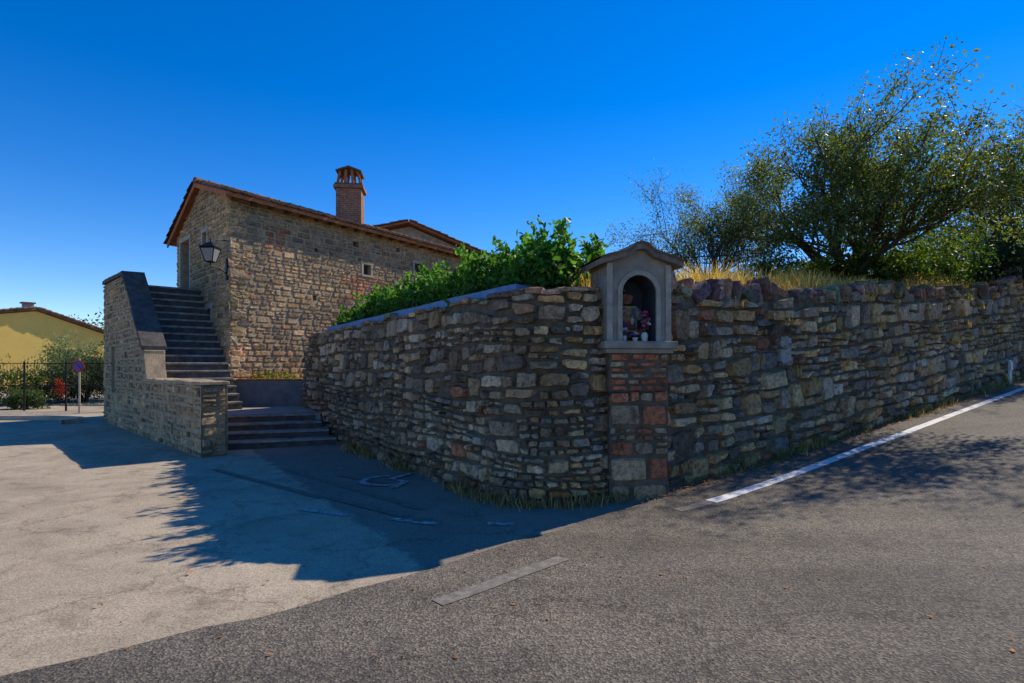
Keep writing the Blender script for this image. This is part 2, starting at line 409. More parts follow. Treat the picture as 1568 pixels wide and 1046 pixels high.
P0=(-5.3,14.3); P1=(-.35,6.90)
def bez(a,b,c,n):
    return [((1-t)**2*a[0]+2*t*(1-t)*b[0]+t*t*c[0],(1-t)**2*a[1]+2*t*(1-t)*b[1]+t*t*c[1]) for t in [i/n for i in range(n+1)]]
curve=bez(P1,(.12,6.2),(1.0,6.62),8)
wp=[(P0[0]+.55*6,P0[1]+.84*6),(P0[0]+.1,P0[1]+.12),P0]+curve+[WO]+[(WO[0]+WD[0]*s,WO[1]+WD[1]*s) for s in (5,10,16,24)]
WP=Path(wp)
sP0=WP.c[2]; sCor=WP.c[3+4]; sR=WP.c[3+9]
def wz0(s): p=WP.at(s); return gz(p.x,p.y)-.06
def wtop(s):
    if s<sP0+.2: h=2.36
    elif s<sCor: h=2.36+.12*(s-sP0)/(sCor-sP0)
    elif s<sR: h=2.52
    else: h=2.56+.04*math.sin(s*1.9)+.035*math.sin(s*.8+1)-.008*(s-sR)
    if s>sR+13.6: h+=min(.5,(s-sR-13.6)*.35)
    return h+.025*math.sin(s*5)+.02*math.sin(s*11)
rw=empty("stone_retaining_wall")
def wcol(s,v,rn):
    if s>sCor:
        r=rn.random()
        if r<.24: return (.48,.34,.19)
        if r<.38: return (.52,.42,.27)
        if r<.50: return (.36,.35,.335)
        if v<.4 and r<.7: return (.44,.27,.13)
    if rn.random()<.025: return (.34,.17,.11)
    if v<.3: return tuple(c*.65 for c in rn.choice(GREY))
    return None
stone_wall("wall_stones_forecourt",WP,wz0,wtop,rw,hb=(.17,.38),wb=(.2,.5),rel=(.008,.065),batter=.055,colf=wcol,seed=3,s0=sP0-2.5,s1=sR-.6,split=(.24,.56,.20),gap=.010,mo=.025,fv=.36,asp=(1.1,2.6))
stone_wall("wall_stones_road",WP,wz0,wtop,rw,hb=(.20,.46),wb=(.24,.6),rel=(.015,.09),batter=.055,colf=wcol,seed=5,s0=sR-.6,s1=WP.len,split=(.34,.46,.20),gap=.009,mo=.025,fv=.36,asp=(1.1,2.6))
def rock(V,Fc,C,c,ax,ay,az,sx,sy,sz,col,rn):
    g=[-1,-.6,.6,1]
    idx={}
    for i,a in enumerate(g):
        for j,b in enumerate(g):
            for l,d in enumerate(g):
                if max(abs(a),abs(b),abs(d))<1: continue
                n=sum(abs(x)==1 for x in (a,b,d)); f={1:1,2:.93,3:.84}[n]
                w=[x*f+rn.uniform(-.11,.11) for x in (a,b,d)]
                idx[(i,j,l)]=len(V); V.append(Vector(c)+ax*(w[0]*sx/2)+ay*(w[1]*sy/2)+az*(w[2]*sz/2)); C.append(col)
    for i in range(3):
        for j in range(3):
            for l,fl in ((0,1),(3,0)):
                for perm in range(3):
                    def K(p,q):
                        t=[0,0,0]; t[perm]=l; t[(perm+1)%3]=p; t[(perm+2)%3]=q; return idx[tuple(t)]
                    q=[K(i,j),K(i+1,j),K(i+1,j+1),K(i,j+1)]
                    Fc.append(tuple(q[::-1] if fl else q))
rn=random.Random(11); V=[];Fc=[];C=[]
Z=Vector((0,0,1))
s=sP0+.1
while s<sR-.9:
    w=rn.uniform(.16,.42); h=rn.uniform(.04,.09); p=WP.at(s+w/2); t=WP.tan(s+w/2); n=WP.nor(s+w/2)
    tp=wz0(s)+wtop(s+w/2); k=-.055*2.3-.17+rn.uniform(-.03,.03)
    rock(V,Fc,C,(p.x+n.x*k,p.y+n.y*k,tp+h*.2),Vector((t.x,t.y,rn.uniform(-.08,.08))),Vector((n.x,n.y,0)),Z,w*.95,.4,h,tuple(c*rn.uniform(.8,1.2) for c in rn.choice(GREY)),rn); s+=w
s=sR-.1
while s<WP.len-.3:
    w=rn.uniform(.06,.17); h=rn.uniform(.12,.36)
    if rn.random()<.25: w=rn.uniform(.2,.46); h=rn.uniform(.08,.22)
    if rn.random()<.07: s+=rn.uniform(.15,.4); continue
    p=WP.at(s+w/2); t=WP.tan(s+w/2); n=WP.nor(s+w/2)
    tp=wz0(s)+wtop(s+w/2); k=-.055*2.5-.13+rn.uniform(-.07,.05); le=rn.uniform(-.7,.4)
    az=Vector((t.x*le,t.y*le,1)).normalized(); ax=Vector((t.x,t.y,-le)).normalized()
    rock(V,Fc,C,(p.x+n.x*k,p.y+n.y*k,tp+h*.2+rn.uniform(-.03,.04)),ax,Vector((n.x,n.y,0)),az,w*.92,.38,h,tuple(c*rn.uniform(.55,1.05) for c in rn.choice(GREY)),rn); s+=w+rn.uniform(-.01,.05)
mesh("coping_stones",V,Fc,M_stone,rw,cols=C)
V=[];Fc=[]
ss=np.arange(sP0+1.5,sCor-.2,.3)
for i,s in enumerate(ss):
    p=WP.at(s); n=WP.nor(s); z=2.36+.12*(s-sP0)/(sCor-sP0)-.06+.004*math.sin(i)
    for k,zz in ((-.22,.05),(-.22,.16),(-.52,.16),(-.52,.05)): V.append((p.x+n.x*k,p.y+n.y*k,z+zz))
for i in range(len(ss)-1):
    for j in range(4): Fc.append((i*4+j,i*4+(j+1)%4,(i+1)*4+(j+1)%4,(i+1)*4+j))
Fc+=[(0,1,2,3),tuple(len(V)-4+q for q in (3,2,1,0))]
mesh("slab_coping",V,Fc,M_blue,rw)
p=WP.at(sR+2.75); n=WP.nor(sR+2.75); F=Fr((p.x+n.x*-.035,p.y+n.y*-.035,wz0(sR+2.75)),WD,(n.x,n.y))
bev(fbox("inset_slab",F,-.15,.15,-.02,.1,1.42,1.86,M_slabst,rw),.02)

# --- hillside
V=[];Fc=[]; ds=[.25,.45,.8,1.2,1.8,2.6,3.6,5,7,10,15,25,60]; sl=list(np.arange(sP0-.0,WP.len+.01,.4))
for s in sl:
    p=WP.at(s); f=min(1,max(0,(s-sP0)/(sCor-sP0))); f2=min(1,max(0,(s-sCor)/3))
    d=Vector((.55*(1-f)+.22*f,.84*(1-f)+.97*f)).normalized()
    for i,q in enumerate(ds):
        x=p.x+d.x*q;y=p.y+d.y*q
        z=wz0(s)+wtop(s)-.1+ (.02+.24*f2)*min(q,3.6)+.05*f2*max(0,min(q,15)-3.6)+.05*math.sin(x*2.1+y)*min(1,q)
        V.append((x,y,z))
nd=len(ds)
for i in range(len(sl)-1):
    for j in range(nd-1): Fc.append((i*nd+j,(i+1)*nd+j,(i+1)*nd+j+1,i*nd+j+1))
mesh("hillside",V,Fc,M_earth,smooth=True)
bvh=BVHTree.FromPolygons([Vector(v) for v in V],Fc)
def hz(x,y):
    h=bvh.ray_cast(Vector((x,y,60)),Vector((0,0,-1)))
    return h[0].z if h[0] else gz(x,y)

# ------------------------------------------------------------ stone house
G=Vector((-.7,.714)).normalized(); GN=Vector((.714,.7)).normalized()
P=Vector((-5.44,9.95)); TZ=.55
HC=Vector((-7.2,14.47)); HL=Vector((-10.47,17.8)); FD=Vector((.545,.838)); FL=14.5
HF=HC+FD*FL; BL=HL+FD*FL
house=empty("stone_house")
EZ=5.98
fpath=Path([tuple(HC),tuple(HF)])
def hc(s,v,rn):
    z=v+.5
    if 1.05<s<1.65 and 4.75<z<5.35: return (.40,.20,.13)
    if 3.6<s<5.9 and 3.75<z<4.25+.25*math.sin((s-3.6)*1.37) and rn.random()<.9: return (.44,.22,.14)
    if 4.4<s and z>4.5 and rn.random()<.3: return (.38,.27,.20)
    if z>4.3+.5*math.sin(s*.8): return rn.choice([(.35,.31,.25),(.30,.27,.225),(.41,.36,.28),(.37,.31,.23)])
    if rn.random()<.05: return (.42,.25,.17)
    return None
fh=[(4.47,4.77,4.02,4.35),(6.85,7.25,4.35,4.75),(4.05,4.3,4.85,5.02),(2.6,2.75,4.43,4.55),(5.95,6.12,5.0,5.15),(2.55,2.68,3.0,3.15),(10.0,10.5,3.9,4.5)]
stone_wall("front_wall",fpath,lambda s:.5,lambda s:EZ-.5,house,pal=WARM,hb=(.09,.19),wb=(.16,.50),rel=(.003,.02),batter=.0,holes=fh,colf=hc,seed=9,mat=M_hstone,mort=M_hmortar,gap=.012,warp=.35,grid=4,split=(.6,.4,0),capon=False,fv=.24,asp=(1.6,3.6))
gpath=Path([tuple(HL),tuple(HC)]); GW=(HL-HC).length
RZ=6.68; LZ=5.60
def gtop(s): 
    sr=GW-2.28
    return (LZ+(RZ-LZ)*s/sr if s<sr else RZ+(EZ-RZ)*(s-sr)/(GW-sr))-.02
gh=[(.45,1.35,3.75,5.35),(2.6,2.95,4.75,5.3),(2.9,3.3,2.2,3.15)]
stone_wall("gable_wall",gpath,lambda s:0,gtop,house,pal=WARM,hb=(.11,.22),wb=(.18,.5),rel=(.005,.025),batter=0,holes=gh,seed=10,mat=M_hstone,mort=M_hmortar,gap=.012,warp=.35,grid=4,split=(.6,.4,0),capon=False,fv=.24,asp=(1.6,3.4))
def quadwall(name,a,b,z0,z1a,z1b,mat,parent):
    return mesh(name,[(a.x,a.y,z0),(b.x,b.y,z0),(b.x,b.y,z1b),(a.x,a.y,z1a)],[(0,1,2,3)],mat,parent)
quadwall("back_wall",BL,HL,0,LZ,LZ,M_hmortar,house)
RF=HF+(BL-HF)*(2.28/GW)
mesh("end_wall",[(HF.x,HF.y,0),(BL.x,BL.y,0),(BL.x,BL.y,LZ),(RF.x,RF.y,RZ),(HF.x,HF.y,EZ)],[(0,1,2,3,4)],M_hmortar,house)
def opening(F,w,z0,z1,kind,parent,nm):
    if kind=='glass':
        fbox(nm+"_glass",F,0,w,.16,.18,z0,z1,M_glass,parent)
        fbox(nm+"_frame_l",F,0,.035,.12,.16,z0,z1,M_wood,parent); fbox(nm+"_frame_r",F,w-.035,w,.12,.16,z0,z1,M_wood,parent)
        fbox(nm+"_frame_t",F,.035,w-.035,.12,.16,z1-.035,z1,M_wood,parent); fbox(nm+"_frame_b",F,.035,w-.035,.12,.16,z0,z0+.035,M_wood,parent)
        if w>.4: fbox(nm+"_mullion",F,w/2-.015,w/2+.015,.12,.16,z0+.036,z1-.036,M_wood,parent)
    elif kind=='door':
        fbox(nm+"_leaf",F,0,w,.2,.25,z0,z1,M_wood,parent)
        for i in range(1,5): fbox(nm+"_plank_%d"%i,F,w*i/5-.008,w*i/5+.008,.192,.2,z0,z1,M_dark,parent)
    else: fbox(nm+"_void",F,0,w,.26,.28,z0,z1,M_dark,parent)
fn=Vector((FD.y,-FD.x))
for i,h in enumerate(fh):
    F=Fr((HC.x+FD.x*h[0],HC.y+FD.y*h[0],.5),FD,fn); w=h[1]-h[0]
    opening(F,w,h[2],h[3],'glass' if i in (0,1,6) else 'void',house,"front_window_%d"%i)
    if i in (0,1,6):
        fbox("front_sill_%d"%i,F,-.1,w+.1,-.05,.1,h[2]-.07,h[2]-.003,M_cement,house,.008); fbox("front_lintel_%d"%i,F,-.12,w+.12,-.03,.1,h[3]+.003,h[3]+.1,M_cement,house,.008)
        fbox("front_jamb_l_%d"%i,F,-.09,-.004,-.028,.1,h[2],h[3],M_cement,house,.006); fbox("front_jamb_r_%d"%i,F,w+.004,w+.09,-.028,.1,h[2],h[3],M_cement,house,.006)
gd=(HC-HL).normalized(); gn=Vector((gd.y,-gd.x))
for i,h in enumerate(gh):
    F=Fr((HL.x+gd.x*h[0],HL.y+gd.y*h[0],0),gd,gn); w=h[1]-h[0]
    opening(F,w,h[2],h[3],'door' if i==0 else 'glass',house,"gable_opening_%d"%i)
    fbox("gable_lintel_%d"%i,F,-.12,w+.12,-.04,.1,h[3]+.003,h[3]+.14,M_cement,house,.01)
    fbox("gable_jamb_l_%d"%i,F,-.12,-.004,-.035,.1,h[2],h[3],M_cement,house,.006); fbox("gable_jamb_r_%d"%i,F,w+.004,w+.12,-.035,.1,h[2],h[3],M_cement,house,.006)
V=[];Fc=[];C=[];z=.5;i=0;rn=random.Random(5)
while z<EZ-.25:
    h=rn.uniform(.2,.3); la,lb=(rn.uniform(.5,.7),rn.uniform(.25,.35)) if i%2 else (rn.uniform(.25,.35),rn.uniform(.5,.7))
    a=FD; b_=-gd
    c=HC+a*(la/2-.02)+b_*(lb/2-.02)
    rock(V,Fc,C,(c.x,c.y,z+h/2),Vector((a.x,a.y,0)),Vector((b_.x,b_.y,0)),Z,la,lb,h*.96,tuple(c_*rn.uniform(.85,1.15) for c_ in rn.choice(WARM)),rn)
    z+=h;i+=1
mesh("quoins",V,Fc,M_hstone,house,cols=C)
def slab(name,A,B,Cc,D,t,mat,parent):
    A,B,Cc,D=map(Vector,(A,B,Cc,D)); n=(B-A).cross(D-A).normalized()
    if n.z<0: n=-n
    V=[A,B,Cc,D,A+n*t,B+n*t,Cc+n*t,D+n*t]
    return mesh(name,V,[(0,3,2,1),(4,5,6,7),(0,1,5,4),(1,2,6,5),(2,3,7,6),(3,0,4,7)],mat,parent)
def tiles(name,E0,E1,R0,R1,mat,parent,sp=.21,off=.09,r=.085,seed=1):
    rn=random.Random(seed); E0,E1,R0,R1=map(Vector,(E0,E1,R0,R1)); n=(E1-E0).cross(R0-E0).normalized()
    if n.z<0:n=-n
    cnt=int((E1-E0).length/sp); V=[];Fc=[]
    for i in range(cnt+1):
        t=i/cnt; e=E0.lerp(E1,t); q=R0.lerp(R1,t); ax=(E1-E0).normalized(); d=(q-e); Ln=d.length; d.normalize()
        m_=max(1,int(Ln/.36)); 
        for j in range(m_):
            a=e+d*(Ln*j/m_-.06+rn.uniform(-.03,.03)); b=e+d*(Ln*(j+1)/m_); lift=n*(off+rn.uniform(-.012,.015)); sh=ax*rn.uniform(-.02,.02)
            k=len(V)
            for (c,rr,up) in ((a,r*1.12,.025),(b,r*.88,0)):
                for l in range(6):
                    th=math.pi*l/5; V.append(c+sh+lift+n*(up+rr*math.sin(th)*.8)+ax*(rr*math.cos(th)))
            for l in range(5): Fc.append((k+l,k+l+1,k+6+l+1,k+6+l))
            Fc.append(tuple(k+l for l in range(6)))
    return mesh(name,V,Fc,mat,parent)
def v3(p,z): return Vector((p.x,p.y,z))
ovg=.18; ove=.34
RG=HL+(HC-HL)*((GW-2.28)/GW)
sR_=(RZ-EZ)/2.28; sL_=(RZ-LZ)/(GW-2.28)
def roofpts(o0,o1):
    e0=HC-FD*o0+gd*ove; e1=HF+FD*o1+gd*ove; r0=RG-FD*o0; r1=RF+FD*o1; l0=HL-FD*o0-gd*(ove+.1); l1=BL+FD*o1-gd*(ove+.1)
    return v3(e0,EZ-sR_*ove),v3(e1,EZ-sR_*ove),v3(r0,RZ),v3(r1,RZ),v3(l0,LZ-sL_*(ove+.1)),v3(l1,LZ-sL_*(ove+.1))
e0,e1,r0,r1,l0,l1=roofpts(ovg,.4)
slab("roof_boards_front",e0,e1,r1,r0,.05,M_terra,house); slab("roof_boards_back",l1,l0,r0,r1,.05,M_terra,house)
tiles("roof_tiles_front",e0,e1,r0,r1,M_tile,house,off=.055,seed=2); tiles("roof_tiles_back",l0,l1,r0,r1,M_tile,house,off=.055,seed=3)
tubes("ridge_tiles",[(r0.lerp(r1,i/40)+Z*.10,r0.lerp(r1,(i+1.1)/40)+Z*.10,.12,.10) for i in range(40)],M_tile,house,8)
slab("roof_flat_tiles",e0+Z*.052,e1+Z*.052,r1+Z*.052,r0+Z*.052,.025,M_tile,house)
slab("roof_flat_tiles_back",l1+Z*.052,l0+Z*.052,r0+Z*.052,r1+Z*.052,.025,M_tile,house)
for i in range(29):
    c=HC+FD*(i*.5+.1); 
    fbox("rafter_%d"%i,Fr((c.x,c.y,EZ-.16),FD,fn),0,.08,-.30,.02,0,.08,M_wood,house)
def verge(a,b,nm):
    a,b=Vector(a),Vector(b); d=Vector((-FD.x,-FD.y,0))*.02
    mesh(nm,[a+d-Z*.08,b+d-Z*.08,b+d+Z*.04,a+d+Z*.04,a-d-Z*.08,b-d-Z*.08,b-d+Z*.04,a-d+Z*.04],[(0,1,2,3),(7,6,5,4),(0,4,5,1),(3,2,6,7),(0,3,7,4),(1,5,6,2)],M_terra,house)
verge(e0,r0,"verge_board_front"); verge(r0,l0,"verge_board_back")
d=Vector((fn.x,fn.y,0))*.015
mesh("gutter_board",[e0+d-Z*.05,e1+d-Z*.05,e1+d+Z*.03,e0+d+Z*.03],[(0,1,2,3)],M_terra,house)
cc=HC+FD*5.0-fn*1.3; F=Fr((cc.x,cc.y,0),(1,.12),(.12,-1))
fbox("chimney_stack",F,-.42,.42,0,.75,6.0,7.65,M_brick,house,uvs=True)
fbox("chimney_base_flange",F,-.5,.5,-.08,.83,6.3,6.42,M_tile,house)
fbox("chimney_corbel",F,-.5,.5,-.08,.83,7.65,7.75,M_brick,house,uvs=True)
fbox("chimney_corbel_top",F,-.46,.46,-.04,.79,7.75,7.82,M_tile,house)
for i,x in enumerate((-.38,-.13,.13,.38)):
    for y in (.08,.65):
        V=[F(x-.04,y-.04,7.82),F(x+.04,y-.04,7.82),F(x+.04,y+.06,7.82),F(x-.04,y+.06,7.82)]; k=x*.75
        V+=[F(k-.04,y-.04,8.3),F(k+.04,y-.04,8.3),F(k+.04,y+.06,8.3),F(k-.04,y+.06,8.3)]
        mesh("chimney_pot_leg_%d"%i,V,[(0,1,5,4),(1,2,6,5),(2,3,7,6),(3,0,4,7),(4,5,6,7)],M_terra,house)
slab("chimney_cap_l",F(-.42,-.06,8.2),F(-.42,.8,8.2),F(0.02,.8,8.36),F(.02,-.06,8.36),.05,M_tile,house)
slab("chimney_cap_r",F(.42,.8,8.2),F(.42,-.06,8.2),F(-.02,-.06,8.36),F(-.02,.8,8.36),.05,M_tile,house)
F=Fr((-4.75,26.4,0),(1,.05),(.05,-1))
V=[F(-2.0,0,4),F(3.2,0,4),F(3.2,0,6.7),F(0,0,8.05),F(-2.0,0,7.65)]; V+=[F(a,5,b) for a,b in ((-2.0,4),(3.2,4),(3.2,6.7),(0,8.05),(-2.0,7.65))]
mesh("rear_block",V,[(0,1,2,3,4),(9,8,7,6,5),(1,6,7,2),(0,4,9,5)],M_hmortar,house)
slab("rear_roof_r",F(3.7,-.4,6.58),F(3.7,5,6.58),F(0,5,8.15),F(0,-.4,8.15),.08,M_terra,house)
slab("rear_roof_l",F(-2.3,5,7.64),F(-2.3,-.4,7.64),F(0,-.4,8.15),F(0,5,8.15),.08,M_terra,house)
tiles("rear_tiles_r",F(3.7,-.4,6.6),F(3.7,5,6.6),F(0,-.4,8.17),F(0,5,8.17),M_tile,house,off=.08,seed=5)
tiles("rear_tiles_l",F(-2.3,-.4,7.66),F(-2.3,5,7.66),F(0,-.4,8.17),F(0,5,8.17),M_tile,house,off=.08,seed=6)

# ------------------------------------------------------------ exterior staircase
st=empty("stone_staircase")
spath=Path([tuple(P+G*9.0),tuple(P)])
def tt(s): return 9.0-s
def ptop(s):
    t=tt(s)
    if t<4.2: return 1.27
    if t<6.35: return 1.95+(t-4.2)*.92
    return 3.93
sh=[(1.05,1.5,.9,2.15),(7.05,7.25,.28,.5)]
stone_wall("outer_wall",spath,lambda s:-.03,ptop,st,pal=WARM+GREY,hb=(.13,.24),wb=(.16,.42),rel=(.002,.018),batter=0,holes=sh,seed=21,mat=M_hstone,mort=M_hmortar,gap=.020,warp=.4,grid=4,split=(.5,.5,0),thick=.4,fv=.2,asp=(1.4,3))
so=Vector((spath.nor(1).x,spath.nor(1).y))
sd=-G
for i,h in enumerate(sh):
    a=P+G*(9-h[0]); F=Fr((a.x,a.y,0),sd,so); opening(F,h[1]-h[0],h[2],h[3],'door' if i==0 else 'void',st,"outer_opening_%d"%i)
epath=Path([tuple(P),tuple(P+GN*.44)])
stone_wall("pillar_end",epath,lambda s:-.03,lambda s:1.27,st,pal=WARM,hb=(.15,.25),wb=(.2,.44),rel=(.01,.025),batter=0,seed=4,mat=M_hstone,mort=M_hmortar,warp=0,grid=4,capon=False,fv=.15)
def capseg(nm,t0,t1,z0_,z1_,mat,th=.07,o0=-.05,o1=.47):
    n=max(1,int((t1-t0)/.45)); rn=random.Random(int(t0*10))
    for i in range(n):
        f0=i/n; f1=(i+1)/n-.012/(t1-t0); ta=t0+(t1-t0)*f0; tb=t0+(t1-t0)*f1; za=z0_+(z1_-z0_)*f0+rn.uniform(-.012,.012); zb=z0_+(z1_-z0_)*f1+rn.uniform(-.012,.012)
        w0=o0+rn.uniform(-.012,.012); w1=o1+rn.uniform(-.012,.012)
        a0=P+G*ta+GN*w0; a1=P+G*ta+GN*w1; b0=P+G*tb+GN*w0; b1=P+G*tb+GN*w1
        V=[v3(a0,za),v3(a1,za),v3(b1,zb),v3(b0,zb)]; V+=[q+Z*(th+rn.uniform(-.01,.01)) for q in V]
        bev(mesh(nm,V,[(0,3,2,1),(4,5,6,7),(0,1,5,4),(1,2,6,5),(2,3,7,6),(3,0,4,7)],mat,st),.015)
capseg("cap_low",-.04,4.18,1.245,1.245,M_hmortar); capseg("cap_slope",4.2,6.37,1.95,3.93,M_capdark,.1); capseg("cap_landing",6.38,9.03,3.93,3.93,M_capdark,.1)
a=P+G*4.2
prism("parapet_end_block",[tuple(a+GN*-.01-G*.02),tuple(a+GN*.42-G*.02),tuple(a+GN*.42+G*.3),tuple(a+GN*-.01+G*.3)],1.3,1.96,M_hmortar,st,.02)
prism("parapet_core",[tuple(P+GN*.39+G*.0),tuple(P+GN*.43+G*0),tuple(P+GN*.43+G*4.2),tuple(P+GN*.39+G*4.2)],-.02,1.26,M_hmortar,st)
prism("parapet_core_slope",[tuple(P+GN*.39+G*4.2),tuple(P+GN*.43+G*4.2),tuple(P+GN*.43+G*6.35),tuple(P+GN*.39+G*6.35)],-.02,[1.95,1.95,3.93,3.93],M_hmortar,st)
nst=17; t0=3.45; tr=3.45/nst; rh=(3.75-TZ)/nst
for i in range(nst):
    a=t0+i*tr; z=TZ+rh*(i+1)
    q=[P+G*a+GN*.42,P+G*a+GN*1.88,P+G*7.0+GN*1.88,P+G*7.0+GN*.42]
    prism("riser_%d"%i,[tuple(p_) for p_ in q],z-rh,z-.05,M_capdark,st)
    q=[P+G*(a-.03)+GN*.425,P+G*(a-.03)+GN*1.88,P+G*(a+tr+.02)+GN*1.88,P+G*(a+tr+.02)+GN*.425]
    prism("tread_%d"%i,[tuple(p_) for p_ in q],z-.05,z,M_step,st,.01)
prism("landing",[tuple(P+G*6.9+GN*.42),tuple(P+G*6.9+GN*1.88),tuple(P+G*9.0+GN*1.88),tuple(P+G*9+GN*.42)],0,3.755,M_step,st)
ter=empty("terrace")
prism("terrace_slab",[(-5.95,11.95),(-4.25,12.62),(-5.2,14.35),(.4,22.7),(-1.75,22.85),(-7.15,14.45),(-8.6,13.2)],-.1,TZ,M_cement,ter)
rd=Vector((.923,.385)); fw=Vector((-.385,.923)); A0=Vector((-5.75,10.72))
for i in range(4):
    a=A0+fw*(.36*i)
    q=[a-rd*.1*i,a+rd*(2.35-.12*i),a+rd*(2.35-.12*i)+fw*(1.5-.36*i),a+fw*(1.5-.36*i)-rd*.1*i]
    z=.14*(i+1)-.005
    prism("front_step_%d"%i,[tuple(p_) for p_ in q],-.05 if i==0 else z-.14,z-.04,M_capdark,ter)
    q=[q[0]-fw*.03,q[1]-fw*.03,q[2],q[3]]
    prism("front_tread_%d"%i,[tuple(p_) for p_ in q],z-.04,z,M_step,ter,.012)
pl=empty("planter")
F=Fr((-7.05,14.55,0),(1.9,.35),(.35,-1.9)); fbox("planter_wall",F,0,1.85,0,.12,TZ,1.22,M_planter,pl,.01); fbox("planter_wall_back",F,0,1.85,.6,.7,TZ,1.2,M_planter,pl)
fbox("planter_soil",F,.0,1.85,.12,.6,TZ,1.15,M_earth,pl)
for i in range(8): fbox("planter_tile_%d"%i,F,i*.232+.004,i*.232+.226,-.04,.16,1.222,1.265,M_terra,pl,.01)

# ------------------------------------------------------------ foliage helpers
def leaves(name,pts,size,cols,mat=M_leaf,parent=None,asp=.42,flat=0,seed=1):
    r=np.random.default_rng(seed); pts=np.asarray(pts,dtype=float); n=len(pts)
    d=r.normal(size=(n,3)); d[:,2]+=.25; d/=np.linalg.norm(d,axis=1)[:,None]
    e=r.normal(size=(n,3)); e-=d*np.sum(e*d,axis=1)[:,None]; e/=np.linalg.norm(e,axis=1)[:,None]
    if flat: 
        d[:,2]*=.1; e[:,2]*=.1
    L_=(size*r.uniform(.6,1.3,n))[:,None]; W=L_*asp; nn=np.cross(d,e)*L_*.12
    v=np.stack([pts-d*L_*.5,pts-d*L_*.12+e*W*.5+nn,pts+d*L_*.25+e*W*.42+nn,pts+d*L_*.5,pts+d*L_*.25-e*W*.42+nn,pts-d*L_*.12-e*W*.5+nn],1).reshape(-1,3)
    me=bpy.data.meshes.new(name)
    me.vertices.add(n*6); me.vertices.foreach_set("co",v.ravel().astype(np.float32))
    me.loops.add(n*8); base=np.arange(n)[:,None]*6
    idx=np.concatenate([base+np.array([[0,1,2,3]]),base+np.array([[0,3,4,5]])],1).ravel()
    me.loops.foreach_set("vertex_index",idx.astype(np.int32))
    me.polygons.add(n*2); me.polygons.foreach_set("loop_start",(np.arange(n*2)*4).astype(np.int32))
    me.polygons.foreach_set("loop_total",np.full(n*2,4,dtype=np.int32))
    me.update(calc_edges=True); me.validate()
    ca=me.color_attributes.new("Col",'FLOAT_COLOR','POINT'); a=np.ones((n*6,4),dtype=np.float32); a[:,:3]=np.repeat(cols,6,axis=0); ca.data.foreach_set("color",a.ravel())
    me.materials.append(mat); o=bpy.data.objects.new(name,me); COL.objects.link(o)
    if parent:o.parent=parent
    return o
def lcol(n,c,var=.35,seed=2,hue=.15):
    r=np.random.default_rng(seed); f=r.uniform(1-var,1+var,n)[:,None]; h=1+r.uniform(-hue,hue,(n,3)); return np.asarray(c)[None,:]*f*h
def blob(n,c,rad,seed,lump=.35):
    r=np.random.default_rng(seed); d=r.normal(size=(n,3)); d/=np.linalg.norm(d,axis=1)[:,None]
    ph=r.uniform(0,6,6)
    rr=r.uniform(.45,1,n)**.6
    w=1+lump*(np.sin(d[:,0]*4+ph[0])*np.sin(d[:,1]*4+ph[1])+.6*np.sin(d[:,2]*7+ph[2])*np.sin(d[:,0]*8+ph[3]))
    return np.asarray(c)+d*np.asarray(rad)*(rr*w)[:,None]
def grow(segs,tips,p,d,Ln,r,lvl,mx,rn,up=.06,ang=(25,60),nch=(1,2),wob=.13):
    n=max(3,int(Ln/.24)); st_=Ln/n
    for i in range(n):
        d=(d+Vector((rn.gauss(0,wob),rn.gauss(0,wob),rn.gauss(0,wob)+up))).normalized(); q=p+d*st_
        f0=1-.65*i/n; f1=1-.65*(i+1)/n; segs.append((p.copy(),q.copy(),r*f0,r*f1)); p=q
        if lvl>=mx-1: tips.append(p.copy())
        if lvl<mx and i>=max(1,int(n*.25)):
            for _ in range(rn.randint(*nch)):
                if rn.random()<.75:
                    ax=d.orthogonal().normalized(); 
                    ax=Quaternion(d,rn.uniform(0,6.283))@ax; c=Quaternion(ax,R(rn.uniform(*ang)))@d
                    grow(segs,tips,p,c,Ln*rn.uniform(.38,.6),r*f1*.6,lvl+1,mx,rn,up,ang,nch,wob)
def tree(name,base,stems,H,r,mx,lp,lsize,col,seed,spread=.5,up=.06,sigma=.1,nch=(1,2),lean=(0,0),maxl=60000,asp=.42,clump=1.0):
    rn=random.Random(seed); segs=[];tips=[]
    for i in range(stems):
        a=6.283*i/stems+rn.uniform(-.4,.4); sp=spread*rn.uniform(.3,1.15)
        grow(segs,tips,Vector(base)+Vector((math.cos(a)*r,math.sin(a)*r,0)),Vector((math.cos(a)*sp+lean[0],math.sin(a)*sp+lean[1],1)).normalized(),H*rn.uniform(.75,1.05),r,0,mx,rn,up,nch=nch)
    e=empty(name)
    if len(segs)>12000: 
        segs.sort(key=lambda q:-q[2]); segs=segs[:12000]
    tubes("trunk_and_limbs",[(a,b,max(r0_,.005),max(r1_,.005)) for a,b,r0_,r1_ in segs],M_bark,e,5)
    T=np.array([tuple(t) for t in tips]); g=np.random.default_rng(seed)
    dens=.5+.5*np.sin(T[:,0]*2.3+seed)*np.sin(T[:,2]*2.7+1)*np.sin(T[:,1]*2.1+2); cnt=np.maximum(0,np.round(lp*(1-clump*.6+clump*1.2*dens)*(g.uniform(.5,1.5,len(T))))).astype(int)
    pts=np.repeat(T,cnt,axis=0); pts=pts+g.normal(0,sigma,pts.shape)
    if len(pts)>maxl: pts=pts[g.choice(len(pts),maxl,replace=False)]
    print(name,len(segs),len(tips),len(pts),T.min(0),T.max(0))
    cl=lcol(len(pts),col,.45,seed)
    leaves("crown",pts,lsize,cl,parent=e,seed=seed,asp=asp)
    return e
rn=random.Random(3); pts=[]; hs=np.arange(sP0+.9,sCor+.25,.16); k=0
